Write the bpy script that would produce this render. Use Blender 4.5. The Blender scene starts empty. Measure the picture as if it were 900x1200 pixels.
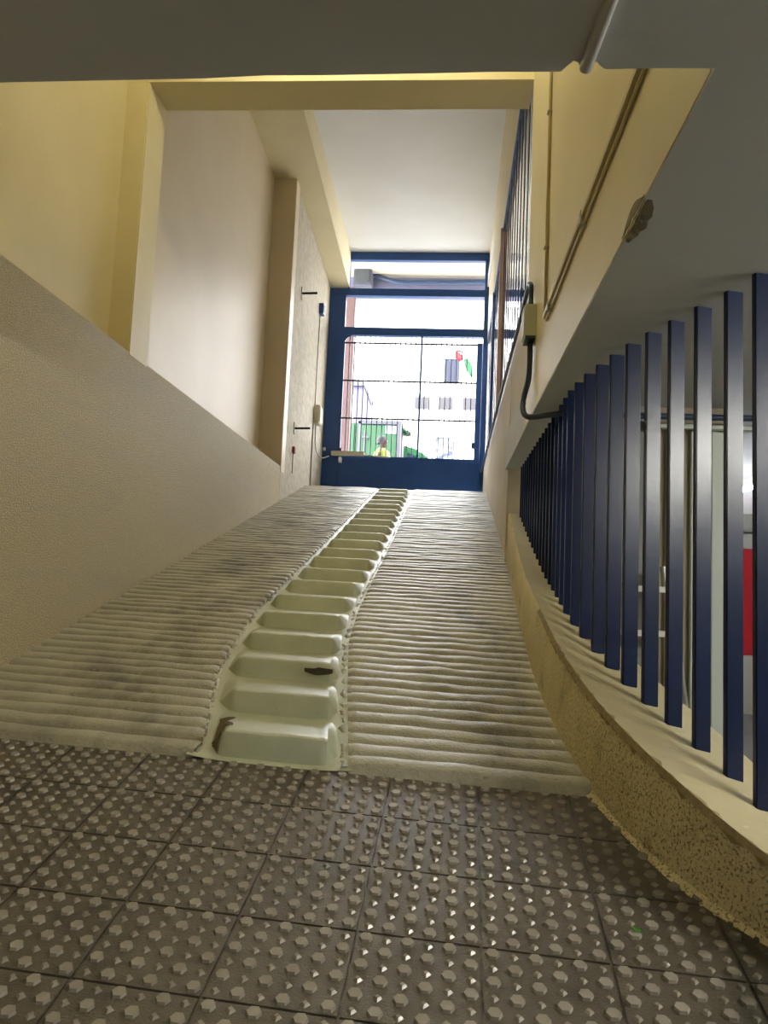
import bpy, bmesh, math, random
from mathutils import Vector, Matrix
random.seed(7)
C = bpy.context.scene.collection
K = 1.4          # metres per survey unit
H = 0.98         # eye height above the near floor, survey units
def V(x, y, z): return Vector((K*x, K*y, K*(z+H)))
def lerp(a, b, t): return a+(b-a)*t
def interp(x, xs, ys):
    if x <= xs[0]: return ys[0]
    for i in range(1, len(xs)):
        if x <= xs[i]: return lerp(ys[i-1], ys[i], (x-xs[i-1])/(xs[i]-xs[i-1]))
    return ys[-1]
def smooth(t): t = max(0, min(1, t)); return t*t*(3-2*t)

# ------------------------------------------------------------------ materials
def srgb(r, g, b):
    f = lambda c: c/12.92 if c <= .04045 else ((c+.055)/1.055)**2.4
    return (f(r/255), f(g/255), f(b/255), 1)
def mat(name, col, rough=.6, col2=None, scale=6, amount=.5, bump=0, bscale=60, metal=0, spec=.5,
        stains=(), bdetail=3, coat=0, coatr=.3, rough2=None, bdist=.01):
    m = bpy.data.materials.new(name); m.use_nodes = True
    nt = m.node_tree; N = nt.nodes; L = nt.links
    bs = N['Principled BSDF']
    bs.inputs['Base Color'].default_value = srgb(*col); bs.inputs['Roughness'].default_value = rough
    bs.inputs['Metallic'].default_value = metal; bs.inputs['Specular IOR Level'].default_value = spec
    bs.inputs['Coat Weight'].default_value = coat; bs.inputs['Coat Roughness'].default_value = coatr
    geo = N.new('ShaderNodeNewGeometry'); pos = geo.outputs['Position']
    cur = None
    def noise(sc, det=4, stretch=None, rg=.55):
        n = N.new('ShaderNodeTexNoise'); n.inputs['Scale'].default_value = sc; n.inputs['Detail'].default_value = det
        n.inputs['Roughness'].default_value = rg
        if stretch:
            mp = N.new('ShaderNodeMapping'); mp.inputs['Scale'].default_value = stretch
            L.new(pos, mp.inputs['Vector']); L.new(mp.outputs[0], n.inputs['Vector'])
        else: L.new(pos, n.inputs['Vector'])
        return n.outputs['Fac']
    def ramp(fac, lo, hi, vmax=1.0):
        r = N.new('ShaderNodeMapRange'); r.inputs['From Min'].default_value = lo; r.inputs['From Max'].default_value = hi
        r.inputs['To Max'].default_value = vmax; L.new(fac, r.inputs['Value']); return r.outputs[0]
    def mix(fac, a, b):
        x = N.new('ShaderNodeMix'); x.data_type = 'RGBA'; L.new(fac, x.inputs['Factor'])
        for s, v in ((x.inputs[6], a), (x.inputs[7], b)):
            if isinstance(v, tuple): s.default_value = v
            else: L.new(v, s)
        return x.outputs[2]
    cur = srgb(*col)
    if col2:
        cur = mix(ramp(noise(scale), .5-amount*.5, .5+amount*.5), cur, srgb(*col2))
    for st in stains:      # (colour, scale, lo, hi, max, stretch, mask) ; mask = (axis, centre, half width)
        f = ramp(noise(st[1], 6, st[5] if len(st) > 5 else None, .65), st[2], st[3], st[4])
        if len(st) > 6 and st[6]:
            ax, cen, hw = st[6]
            sp = N.new('ShaderNodeSeparateXYZ'); L.new(pos, sp.inputs[0])
            a = N.new('ShaderNodeMath'); a.operation = 'SUBTRACT'; L.new(sp.outputs[ax], a.inputs[0]); a.inputs[1].default_value = cen
            b = N.new('ShaderNodeMath'); b.operation = 'ABSOLUTE'; L.new(a.outputs[0], b.inputs[0])
            c = ramp(b.outputs[0], hw, hw*.3)
            d = N.new('ShaderNodeMath'); d.operation = 'MULTIPLY'; L.new(c, d.inputs[0]); L.new(f, d.inputs[1]); f = d.outputs[0]
        cur = mix(f, cur, srgb(*st[0]))
    if not isinstance(cur, tuple): L.new(cur, bs.inputs['Base Color'])
    if rough2 is not None:
        r = N.new('ShaderNodeMapRange'); r.inputs['From Min'].default_value = .35; r.inputs['From Max'].default_value = .65
        r.inputs['To Min'].default_value = rough; r.inputs['To Max'].default_value = rough2
        L.new(noise(9, 5), r.inputs['Value']); L.new(r.outputs[0], bs.inputs['Roughness'])
    if bump:
        bp = N.new('ShaderNodeBump'); bp.inputs['Strength'].default_value = bump; bp.inputs['Distance'].default_value = bdist
        L.new(noise(bscale, bdetail), bp.inputs['Height']); L.new(bp.outputs[0], bs.inputs['Normal'])
    return m
def emit(name, col, s):
    m = bpy.data.materials.new(name); m.use_nodes = True; bs = m.node_tree.nodes['Principled BSDF']
    bs.inputs['Base Color'].default_value = (.9, .9, .9, 1)
    bs.inputs['Emission Color'].default_value = col; bs.inputs['Emission Strength'].default_value = s
    return m
def glassmat(name):
    m = bpy.data.materials.new(name); m.use_nodes = True; nt = m.node_tree; N = nt.nodes; L = nt.links
    N.remove(N['Principled BSDF'])
    t = N.new('ShaderNodeBsdfTransparent'); g = N.new('ShaderNodeBsdfGlossy'); g.inputs['Roughness'].default_value = .02
    f = N.new('ShaderNodeFresnel'); f.inputs['IOR'].default_value = 1.35
    mx = N.new('ShaderNodeMixShader'); L.new(f.outputs[0], mx.inputs[0]); L.new(t.outputs[0], mx.inputs[1]); L.new(g.outputs[0], mx.inputs[2])
    L.new(mx.outputs[0], N['Material Output'].inputs['Surface']); return m

M = {}
M['tile'] = mat('tactile tile', (104, 96, 82), .30, (76, 70, 60), 3.5, .5, .25, 160, spec=.55, rough2=.45,
    stains=[((52, 46, 38), 7, .58, .72, .6), ((120, 96, 60), 2.2, .62, .75, .35), ((40, 36, 24), 2.6, .30, .55, .75, (1, 1, 1), (0, 1.05, .62))])
M['ramp'] = mat('ribbed concrete', (190, 187, 166), .40, (166, 163, 144), 2.5, .5, .5, 70, spec=.7, rough2=.55, coat=.6, coatr=.45,
    stains=[((70, 66, 58), 3.0, .42, .68, .8, (1, .5, .5), (0, -1.45, .8)), ((66, 62, 52), 3.4, .46, .66, .6, (1, .5, .5), (0, .25, .5)),
            ((60, 58, 46), 26, .60, .74, .6)])
M['step'] = mat('glossy step paint', (206, 211, 184), .36, (184, 190, 160), 4, .5, .2, 50, spec=.9, rough2=.48, coat=1, coatr=.4,
    stains=[((110, 108, 84), 22, .66, .78, .5)])
M['scar'] = mat('bare worn concrete', (128, 112, 76), .8, (92, 82, 58), 20, .5, .6, 60)
M['dado'] = mat('stippled plaster', (226, 208, 160), .5, (196, 178, 132), 95, .5, 1.0, 120, bdetail=3, spec=.4, bdist=.03,
    stains=[((196, 186, 160), 1.6, .52, .7, .5, (1, .3, 2.5))])
M['cream'] = mat('cream paint', (226, 214, 176), .48, (214, 202, 164), 1.4, .6, .12, 20, spec=.4)
M['cream2'] = mat('pale cream paint', (218, 203, 176), .42, (208, 192, 164), 1.1, .5, .16, 9, spec=.45)
M['rough'] = mat('rough plaster', (196, 186, 164), .75, (158, 148, 128), 9, .6, .9, 70,
    stains=[((132, 124, 106), 30, .5, .7, .6, (1, 1, .35))])
M['lower'] = mat('matt cream paint', (212, 200, 176), .7, (194, 182, 158), 2, .6, .3, 40)
M['white'] = mat('white paint', (222, 222, 222), .6, (214, 213, 211), 1.5, .6, .08, 20)
M['slab'] = mat('grey soffit paint', (208, 210, 214), .7, (198, 200, 204), 1.6, .6, .08, 30,
    stains=[((180, 182, 188), 3, .6, .7, .4)])
M['curb'] = mat('curb plaster', (226, 212, 164), .7, (204, 188, 140), 5, .6, .7, 60,
    stains=[((62, 50, 32), 120, .53, .60, .8, (1, 1, .8), (1, 2.4, 1.3)), ((104, 90, 56), 4, .56, .72, .6)])
M['sill'] = mat('sill paint', (196, 184, 146), .55, (180, 168, 130), 4, .6, .3, 30,
    stains=[((224, 212, 178), 9, .62, .72, .7), ((120, 106, 72), 14, .66, .76, .5)])
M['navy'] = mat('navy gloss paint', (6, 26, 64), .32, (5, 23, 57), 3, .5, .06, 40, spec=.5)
M['navygate'] = mat('navy gate paint', (28, 72, 132), .4, (22, 62, 120), 3, .5, .06, 40, spec=.45)
M['gatebar'] = mat('thin bar paint', (92, 94, 112), .5)
M['brown'] = mat('brown post paint', (214, 184, 178), .5, (198, 168, 162), 6)
M['dark'] = mat('dark plastic', (30, 34, 46), .45, (24, 28, 38), 12, .5)
M['pipe'] = mat('blue grey conduit', (44, 62, 88), .4, (38, 54, 78), 8)
M['greypipe'] = mat('grey painted pipe', (176, 174, 170), .5, (164, 162, 158), 10)
M['trunk'] = mat('cream conduit paint', (206, 192, 150), .45, (190, 176, 136), 8)
M['box'] = mat('junction box plastic', (190, 192, 178), .5, (178, 180, 166), 8)
M['beige'] = mat('beige plastic', (200, 190, 166), .5, (186, 176, 152), 8)
M['metal'] = mat('aluminium', (190, 190, 186), .35, (176, 176, 172), 8, metal=.6)
M['red'] = mat('red wall paint', (150, 12, 28), .45, (136, 10, 24), 2, .5, .06, 30)
M['redplastic'] = mat('red plastic', (160, 30, 34), .4, (140, 24, 30), 10)
M['garage'] = mat('garage grey paint', (150, 150, 146), .7, (138, 138, 134), 2)
M['garagebrown'] = mat('garage taupe paint', (164, 152, 132), .7, (148, 136, 118), 3)
M['panel'] = mat('grey green door paint', (206, 214, 204), .5, (196, 204, 194), 2)
M['asphalt'] = mat('garage asphalt', (74, 78, 78), .5, (60, 64, 66), 3, .6, .3, 60)
M['street'] = mat('street paving', (178, 174, 168), .8, (160, 156, 150), 2, .6, .3, 40)
M['facade'] = mat('white facade render', (206, 204, 200), .8, (198, 196, 192), 1, .5, .1, 20)
M['lavender'] = mat('lavender facade', (84, 80, 106), .8, (76, 72, 98), 1)
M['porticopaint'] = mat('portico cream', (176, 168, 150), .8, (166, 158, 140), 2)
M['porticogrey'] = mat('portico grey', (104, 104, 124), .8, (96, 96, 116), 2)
M['acgrey'] = mat('air conditioner casing', (74, 76, 88), .6, (66, 68, 80), 5)
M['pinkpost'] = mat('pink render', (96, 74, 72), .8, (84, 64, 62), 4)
M['winframe'] = mat('window frame paint', (56, 56, 66), .6, (48, 48, 58), 4)
M['winpane'] = mat('curtained pane', (40, 34, 37), .6, (28, 24, 30), 7)
M['green'] = mat('green steel paint', (2, 64, 28), .5, (2, 57, 25), 3)
M['greencar'] = mat('green car paint', (3, 70, 32), .35, (3, 62, 28), 3)
M['label'] = mat('white sticker', (136, 142, 156), .6, (110, 118, 138), 30)
M['poster'] = mat('poster paper', (130, 138, 150), .6, (18, 36, 80), 3.2, .14)
M['shutter'] = mat('blue shutter', (6, 15, 42), .7, (5, 12, 36), 3)
M['flagred'] = mat('red cloth', (150, 18, 30), .8, (130, 14, 26), 12)
M['flaggreen'] = mat('green cloth', (18, 84, 46), .8, (14, 72, 38), 12)
M['rubber'] = mat('tyre rubber', (28, 28, 30), .7, (22, 22, 24), 9)
M['carglass'] = mat('dark car glass', (26, 40, 48), .12, (22, 34, 42), 3)
M['skin'] = mat('skin', (70, 42, 33), .6, (62, 36, 28), 20)
M['hair'] = mat('grey hair', (50, 46, 50), .7, (32, 30, 33), 60)
M['vest'] = mat('yellow vest', (122, 132, 6), .6, (110, 122, 5), 20)
M['trousers'] = mat('dark work trousers', (46, 52, 66), .8, (38, 44, 56), 20)
M['plastered'] = mat('broken plaster', (150, 142, 120), .85, (116, 110, 94), 30, .6, .8, 60)
M['glass'] = glassmat('clear glass')
M['tube'] = emit('fluorescent tube', (.92, 1, .93, 1), 80)
M['filldim'] = emit('dim fill tube', (1, .98, .88, 1), 85)
M['fillstrong'] = emit('strong fill tube', (1, .98, .88, 1), 260)
M['fillwhite'] = emit('white fill tube', (1, .97, .92, 1), 70)
M['tubewarm'] = emit('warm fluorescent tube', (1, .93, .60, 1), 58)
M['chip'] = mat('dark bare concrete', (84, 78, 64), .8, (66, 60, 48), 30)
M['stud'] = mat('worn stud with painted sheen', (172, 166, 154), .2, (146, 139, 126), 6, .5, .1, 120, spec=.6, stains=[((62, 56, 42), 2.6, .30, .55, .85, (1, 1, 1), (0, 1.05, .62))])  # paler than the tiles: wear, plus sheen of the tops put into the colour
M['rim'] = mat('bare curb rim', (166, 148, 104), .8, (126, 108, 72), 40, .5)
M['steelgrey'] = mat('dull steel', (66, 70, 72), .6, (58, 62, 64), 6)
M['weed'] = mat('weed leaf', (70, 150, 40), .6, (50, 120, 30), 40)
M['litter'] = mat('white litter', (236, 236, 230), .6, (220, 220, 214), 30)

# ------------------------------------------------------------------ mesh helpers
class MB:
    """collects shapes in survey units"""
    def __init__(s): s.v = []; s.f = []
    def add(s, vs, fs):
        n = len(s.v); s.v += [V(*p) for p in vs]; s.f += [tuple(n+i for i in f) for f in fs]; return s
    def addw(s, vs, fs):
        n = len(s.v); s.v += [Vector(p) for p in vs]; s.f += [tuple(n+i for i in f) for f in fs]; return s
    def box(s, x0, x1, y0, y1, z0, z1):
        return s.add([(x0,y0,z0),(x1,y0,z0),(x1,y1,z0),(x0,y1,z0),(x0,y0,z1),(x1,y0,z1),(x1,y1,z1),(x0,y1,z1)],
            [(0,3,2,1),(4,5,6,7),(0,1,5,4),(1,2,6,5),(2,3,7,6),(3,0,4,7)])
    def quad(s, *p): return s.add(p, [tuple(range(len(p)))])
    def prism(s, outline, z0, z1):           # outline counter-clockwise, (x, y)
        n = len(outline)
        g0 = z0 if callable(z0) else (lambda x, y: z0); g1 = z1 if callable(z1) else (lambda x, y: z1)
        vs = [(x, y, g0(x, y)) for x, y in outline]+[(x, y, g1(x, y)) for x, y in outline]
        fs = [tuple(range(n-1, -1, -1)), tuple(range(n, 2*n))]+[(i, (i+1) % n, n+(i+1) % n, n+i) for i in range(n)]
        return s.add(vs, fs)
    def tube(s, pts, r, n=10, caps=True):    # r in survey units
        P = [V(*p) for p in pts]; r = r*K; rings = []; up = Vector((.13, .21, 1)).normalized()
        for i, p in enumerate(P):
            d = (P[min(i+1, len(P)-1)]-P[max(i-1, 0)]).normalized()
            a = d.cross(up)
            if a.length < .05: a = d.cross(Vector((1, .1, 0)))
            a.normalize(); b = d.cross(a).normalized()
            rings.append([p+(a*math.cos(2*math.pi*k/n)+b*math.sin(2*math.pi*k/n))*r for k in range(n)])
        n0 = len(s.v)
        for q in rings: s.v += q
        for i in range(len(P)-1):
            for k in range(n):
                a = n0+i*n; k2 = (k+1) % n
                s.f.append((a+k, a+k2, a+n+k2, a+n+k))
        if caps:
            s.f.append(tuple(n0+k for k in range(n-1, -1, -1))); s.f.append(tuple(n0+(len(P)-1)*n+k for k in range(n)))
        return s
    def bar(s, p0, p1, w, d):                # vertical-ish rectangular bar between two points along x/y/z
        return s.tube([p0, p1], w, 4)
    def build(s, name, m, parent=None, bevel=0, sm=False, seg=2):
        me = bpy.data.meshes.new(name)
        if parent is not None:
            o0 = Vector(parent['_o'])
        else:
            xs = [v.x for v in s.v]; ys = [v.y for v in s.v]; zs = [v.z for v in s.v]
            o0 = Vector(((min(xs)+max(xs))/2, (min(ys)+max(ys))/2, min(zs)))
        me.from_pydata([v-o0 for v in s.v], [], s.f); me.update()
        if bevel:
            bm = bmesh.new(); bm.from_mesh(me)
            bmesh.ops.remove_doubles(bm, verts=bm.verts, dist=1e-6)
            bmesh.ops.bevel(bm, geom=bm.edges[:], offset=bevel, segments=seg, affect='EDGES', clamp_overlap=True)
            bm.to_mesh(me); bm.free()
        bm = bmesh.new(); bm.from_mesh(me); bmesh.ops.recalc_face_normals(bm, faces=bm.faces); bm.to_mesh(me); bm.free()
        me.materials.append(m)
        if sm:
            for p in me.polygons: p.use_smooth = True
        o = bpy.data.objects.new(name, me); C.objects.link(o)
        if parent is not None:
            o.parent = parent; o['_o'] = tuple(o0)
            # children of parts share the root's frame
        else:
            o.location = o0; o['_o'] = tuple(o0)
        return o
def autosmooth(o, ang=40):
    me = o.data
    for p in me.polygons: p.use_smooth = True
    bm = bmesh.new(); bm.from_mesh(me)
    for e in bm.edges:
        if len(e.link_faces) == 2 and e.calc_face_angle(0) > math.radians(ang): e.smooth = False
    bm.to_mesh(me); bm.free(); return o
def thing(name, label, cat, at, group=None):
    o = bpy.data.objects.new(name, None); C.objects.link(o); p = V(*at); o.location = p; o['_o'] = tuple(p)
    o.empty_display_size = .1
    return tag(o, label, cat, group)
def tag(o, label, cat, group=None, kind=None):
    o['label'] = label; o['category'] = cat
    if group: o['group'] = group
    if kind: o['kind'] = kind
    return o
def struct(o, label, cat): return tag(o, label, cat, kind='structure')

# ------------------------------------------------------------------ plan curves
RZ0, RS = -1.059, .247
def rz(y): return RZ0+RS*y
CURB = [(1.40,.80),(1.58,.642),(1.648,.588),(1.745,.535),(1.939,.464),(2.148,.412),(2.503,.367),(2.932,.354),(3.434,.362),(4.153,.381),(4.92,.4067),(9.75,.478)]
cy = [p[0] for p in CURB]; cx = [p[1] for p in CURB]
def curbx(y): return interp(y, cy, cx)
SL = [(2.15,-.69),(2.224,-.68),(2.765,-.807),(3.135,-.845),(3.625,-.872),(4.311,-.853),(5.319,-.825),(8.43,-.765),(9.0,-.755)]
SR = [(2.15,-.25),(2.203,-.256),(2.678,-.323),(3.205,-.389),(3.702,-.408),(4.394,-.396),(5.676,-.372),(8.467,-.35),(9.0,-.348)]
def sl(y): return interp(y, [p[0] for p in SL], [p[1] for p in SL])
def sr(y): return interp(y, [p[0] for p in SR], [p[1] for p in SR])
def skew(y): return -.075*max(0, 1-(y-2.157)/6.5)
def yline(y, x): return y+skew(y)*x           # a cross line of the turning ramp
Y0, Y1 = 2.157, 8.70

# ------------------------------------------------------------------ ramp
ramp = thing('ramp', 'ribbed concrete driveway ramp with a stepped strip climbing to the blue gate', 'ramp', (-.5, 5.4, -1.0))
ramp['kind'] = 'structure'
PITCH = .0757
def lane(xl, xr, nx, seed):
    rnd = random.Random(seed); mb = MB(); prof = [(0,0),(.05,.12),(.13,.82),(.26,1.0),(.70,.98),(.86,.80),(.95,.12)]
    rows = [(Y0-.006, -.05), (Y0-.003, -.05)]; n = int((Y1-Y0)/PITCH)
    for k in range(n):
        amp = .0235*rnd.uniform(.88, 1.1)
        for t, h in prof: rows.append((Y0+(k+t)*PITCH, h*amp))
    rows.append((Y1, 0.006))
    off = []
    for _ in range(n+2):
        r_ = [rnd.gauss(0, 1) for _ in range(nx+1)]
        for _ in range(6): r_ = [(r_[max(i-1, 0)]+r_[i]+r_[min(i+1, nx)])/3*1.12 for i in range(nx+1)]
        off.append(r_)
    vs = []; fs = []
    for j, (yy, h) in enumerate(rows):
        k = max(0, j-2)//len(prof); a = xl(yy); b = xr(yy)
        for i in range(nx+1):
            x = lerp(a, b, i/nx); w = off[min(k, n)][i]
            e = min(1, min(i, nx-i)/.6)
            vs.append((x, yline(yy, x)+w*.0012, rz(yline(yy, x))+h*(1+.09*w)*(1 if 0 < i < nx else .75)))
    for j in range(len(rows)-1):
        for i in range(nx):
            q = j*(nx+1)+i; fs.append((q, q+1, q+nx+2, q+nx+1))
    mb.add(vs, fs); return mb
ramp_ang = 35
o = lane(lambda y: -1.62, lambda y: sl(y)-.005, 44, 1).build('ribbed_lane', M['ramp'], ramp, sm=True); o['label'] = 'wide left lane of ribs with dark tyre dirt'; autosmooth(o, 38)
o = lane(lambda y: sr(y)+.012, lambda y: curbx(y)+.03, 40, 2).build('ribbed_lane', M['ramp'], ramp, sm=True); o['label'] = 'right lane of ribs beside the curved curb'; autosmooth(o, 38)
# ramp bed under the strip and the flat landing behind the crest
mb = MB(); vs = []; fs = []; n = 60
for j in range(n+1):
    yy = lerp(Y0-.005, Y1, j/n)
    for i in range(9):
        x = lerp(sl(yy)-.02, sr(yy)+.02, i/8); q = yline(yy, x); e = min(i, 8-i)
        vs.append((x, q, rz(q)+(.010 if e == 0 else .004 if e == 1 else .001)))
for j in range(n):
    for i in range(8):
        q = j*9+i; fs.append((q, q+1, q+10, q+9))
mb.add(vs, fs); mb.build('strip_bed', M['step'], ramp, sm=True)
MB().box(-1.72, .62, Y1-.01, 10.0, .8, 1.094).build('landing', M['ramp'], ramp)
# ragged painted edges where the ribs stop
for fn, sgn in ((sl, -1), (sr, 1)):
    rnd = random.Random(5+sgn); mb = MB(); vs = []; fs = []; yy = Y0+.01; rows = 0
    while yy < Y1-.02:
        c = fn(yy); w = rnd.uniform(.008, .020); hh = rnd.uniform(.004, .017)
        for dx, h in ((-w, -.004), (-w*.5, hh*.8), (w*.2, hh), (w, -.004)):
            x = c+dx+rnd.gauss(0, .0042); q = yline(yy, x); vs.append((x, q, rz(q)+h))
        rows += 1; yy += PITCH*.25
    for j in range(rows-1):
        for i in range(3):
            q = j*4+i; fs.append((q, q+1, q+5, q+4))
    mb.add(vs, fs); mb.build('strip_edge', M['ramp'], ramp, sm=True)
core = MB(); vs = []
for j in range(12):
    yy = lerp(Y0+.012, Y1, j/11)
    for x in (-1.62, -.3, .6): q = yline(yy, x); vs += [(x, q, rz(q)-.022), (x, q, -1.3)]
core.add(vs, [(6*j+2*i, 6*j+2*i+2, 6*j+2*i+8, 6*j+2*i+6) for j in range(11) for i in range(2)]+[(0, 1, 3, 2), (2, 3, 5, 4)])
core.build('ramp_core', M['ramp'], ramp)
# the steps
NS = 21; DY = (8.232-2.188)/20
for k in range(NS):
    rnd = random.Random(40+k); y0 = 2.178+k*DY; h0 = .0745*rnd.uniform(.96, 1.03)
    mb = MB(); vs = []; fs = []; nx = 30
    prof = [(0, 0), (.003, .12), (.010, .80), (.015, .93), (.023, .99), (.034, 1.0), (.060, 1.0), (.12, 1), (.20, 1), (.27, 1), (DY-.004, 1)]
    for i in range(nx+1):
        s = i/nx; a, b = sl(y0)+.012, sr(y0)-.012
        # denser columns at the two ends
        s = .5-.5*math.cos(math.pi*s); s = lerp(i/nx, s, .7)
        x = lerp(a, b, s); d0 = (x-a)/(b-a); wl, wr = .15, .11
        hf = smooth(d0/wl)*smooth((1-d0)/wr)
        pull = .055*(1-hf)
        zt = rz(y0)+h0+rnd.gauss(0, .0006)
        for t, f in prof:
            yy = y0+max(t, 0)+(pull*(1-t/DY))
            x2 = x+((sl(yy)-sl(y0))*(1-d0)+(sr(yy)-sr(y0))*d0); q = yline(yy, x2)
            base = rz(q)+.0015; top = zt+skew(y0)*x2*RS
            vs.append((x2, q, base+max(0, (top-base))*f*hf))
    m_ = len(prof)
    for i in range(nx):
        for j in range(m_-1):
            q = i*m_+j; fs.append((q, q+1, q+m_+1, q+m_))
    mb.add(vs, fs); o = autosmooth(mb.build('step', M['step'], ramp), 28)
    if k == 0:
        o['label'] = 'lowest step with a worn brown scar at its left end'
        # scar where the paint has come off
        def stepz(d0, t):
            x = lerp(sl(y0)+.012, sr(y0)-.012, d0); hf = smooth(d0/.15)*smooth((1-d0)/.11)
            yy = y0+t+.055*(1-hf)*(1-t/DY); x2 = x+((sl(yy)-sl(y0))*(1-d0)+(sr(yy)-sr(y0))*d0); q = yline(yy, x2)
            f = interp(t, [p[0] for p in prof], [p[1] for p in prof]); base = rz(q)+.0015
            return x2, q, base+max(0, rz(y0)+h0+skew(y0)*x2*RS-base)*f*hf
        sc = MB(); rr = random.Random(3); ts = [.001, .003, .006, .010, .015, .023, .034, .06, .09, .12, .15, .18, .21]; pts = []
        for t in ts:
            a = lerp(.035, .06, t/.2)+rr.uniform(-.008, .008); b = interp(t, [0, .02, .05, .10, .15, .21], [.10, .15, .11, .19, .14, .20])+rr.uniform(-.012, .012)
            for q in range(10):
                x, y, z = stepz(lerp(a, b, q/9), t); pts.append((x, y-.0025, z+.0022))
        sc.add(pts, [(j*10+i, j*10+i+1, j*10+i+11, j*10+i+10) for j in range(len(ts)-1) for i in range(9)])
        s_ = sc.build('worn_patch', M['scar'], o, sm=True)
    if k == 2:
        o['label'] = 'third step from the bottom with a dark chip in its riser'
        ch = MB(); rr = random.Random(8); a = []
        for i in range(7):
            x = -.485+i*.0175; q = yline(y0-.004, x); zt = rz(y0)+h0
            a += [(x, q-.003, zt-.012+rr.uniform(-.003, .003)), (x, q-.003, zt-.030-.006*math.sin(i/6*math.pi)+rr.uniform(-.003, .003))]
        ch.add(a, [(2*i, 2*i+1, 2*i+3, 2*i+2) for i in range(6)])
        ch.build('chip', M['chip'], o)

# ------------------------------------------------------------------ tactile floor
def fz(y): return -.978+.21*max(y, 0)
mb = MB(); stud = MB()
A = (.234, -.0176); B = (.0065, .2135); O = (-.350, 2.185)      # tile grid: origin at a tile corner on the ramp's foot
def tp(a, b): return (O[0]+A[0]*a-B[0]*b, O[1]+A[1]*a-B[1]*b)
GAP = .012
for a in range(-7, 5):
    for b in range(0, 8):
        q = [tp(a+GAP, b+GAP), tp(a+1-GAP, b+GAP), tp(a+1-GAP, b+1-GAP), tp(a+GAP, b+1-GAP)]
        if q[2][1] < .35: continue
        mb.add([(x, y, fz(y)) for x, y in q]+[(x, y, fz(y)-.006) for x, y in q], [(3, 2, 1, 0)]+[(i, (i+1) % 4, 4+(i+1) % 4, 4+i) for i in range(4)])
        for i in range(6):
            for j in range(6):
                u = a+(i+.5)/6; v = b+(j+.5)/6; cx_, cy_ = tp(u, v)
                if cx_ > curbx(cy_)+.05 and cy_ > 1.4: continue
                if (i+j) % 2 == 0:
                    n = 6; r0, r1, h = .0140, .0124, .0052
                    ring = lambda r, z: [(cx_+r*math.cos(2*math.pi*k/n), cy_+r*math.sin(2*math.pi*k/n)*.95, fz(cy_+r*math.sin(2*math.pi*k/n)*.95)+z) for k in range(n)]
                else:
                    n = 4; r0, r1, h = .0098, .0048, .0042
                    ring = lambda r, z: [(cx_+r*math.cos(2*math.pi*k/n), cy_+r*math.sin(2*math.pi*k/n), fz(cy_+r*math.sin(2*math.pi*k/n))+z) for k in range(n)]
                stud.add(ring(r0, -.0005)+ring(r1, h), [tuple(range(n, 2*n))]+[(k, (k+1) % n, n+(k+1) % n, n+k) for k in range(n)])
mb.box(-1.9, 1.2, 1.9, 2.4, -.75, -.60)
# grout bed and the plain floor behind the camera
xs = (-1.75, .3, 1.2); 
def cut(x): return 2.175-.075*x
mb.add([(x, y, z-.004) for x in xs for y, z in ((cut(x), fz(cut(x))), (0, fz(0)), (-3.1, fz(0)))],
       [(0, 1, 4, 3), (1, 2, 5, 4), (3, 4, 7, 6), (4, 5, 8, 7)])
floor = mb.build('floor', M['tile'])
stud.build('stud', M['stud'], floor)
struct(floor, 'grey tactile paving with hexagonal and diamond studs', 'floor')
wd = MB(); rnd = random.Random(2)
for k in range(7):
    an = k*.9; r = .010+.004*rnd.random(); x, y = .40, 1.585
    ca, sa = math.cos(an), math.sin(an); z = fz(y)+.002
    wd.add([(x, y, z), (x+r*.5*ca-r*.25*sa, y+r*.5*sa+r*.25*ca, z+.006), (x+r*ca, y+r*sa, z+.004+.002*rnd.random()), (x+r*.5*ca+r*.25*sa, y+r*.5*sa-r*.25*ca, z+.006)], [(0, 1, 2, 3)])
tag(wd.build('weed', M['weed']), 'tiny green weed sprouting from a tile joint near the curb', 'weed')
li = MB()
for (x, y, s) in ((.345, 2.39, .012),):
    z = rz(y)+.018
    li.add([(x-s, y-s*.6, z), (x+s*.6, y-s, z+.003), (x+s, y+s*.8, z+.001), (x-s*.4, y+s, z+.006), (x-s*.2, y, z+.012)],
           [(0, 1, 4), (1, 2, 4), (2, 3, 4), (3, 0, 4), (3, 2, 1, 0)])
tag(li.build('paper_scrap', M['litter']), 'crumpled white paper scrap on the lowest ribs by the curb', 'paper scrap')

# ------------------------------------------------------------------ curb wall with sloped sill
def cz(y): return interp(y, [.8,1.58,1.648,1.746,1.862,2.018,2.32,2.68,2.94,3.48,4.07,4.69,5.0], [-.72,-.50,-.455,-.41,-.373,-.32,-.228,-.118,-.045,.07,.235,.425,.52])
outer = [(2.2,1.02),(1.5,1.05),(1.05,1.22)]+[(curbx(y), y) for y in (1.40,1.5,1.58,1.648,1.745,1.85,1.939,2.04,2.148,2.32,2.503,2.7,2.932,3.2,3.434,3.8,4.153,4.6,4.94)]
inner = [(2.2,1.32),(1.62,1.35),(1.30,1.50),(1.1,1.66),(.985,1.78),(.935,1.86),(.885,1.95),(.84,2.04),(.805,2.14),(.768,2.254),(.73,2.37),(.70,2.47),(.66,2.60),(.635,2.72),(.615,2.85),(.60,3.0),(.59,3.2),(.585,3.5),(.58,3.8),(.58,4.2),(.58,4.6),(.58,4.94)]
no = len(outer)
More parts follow.
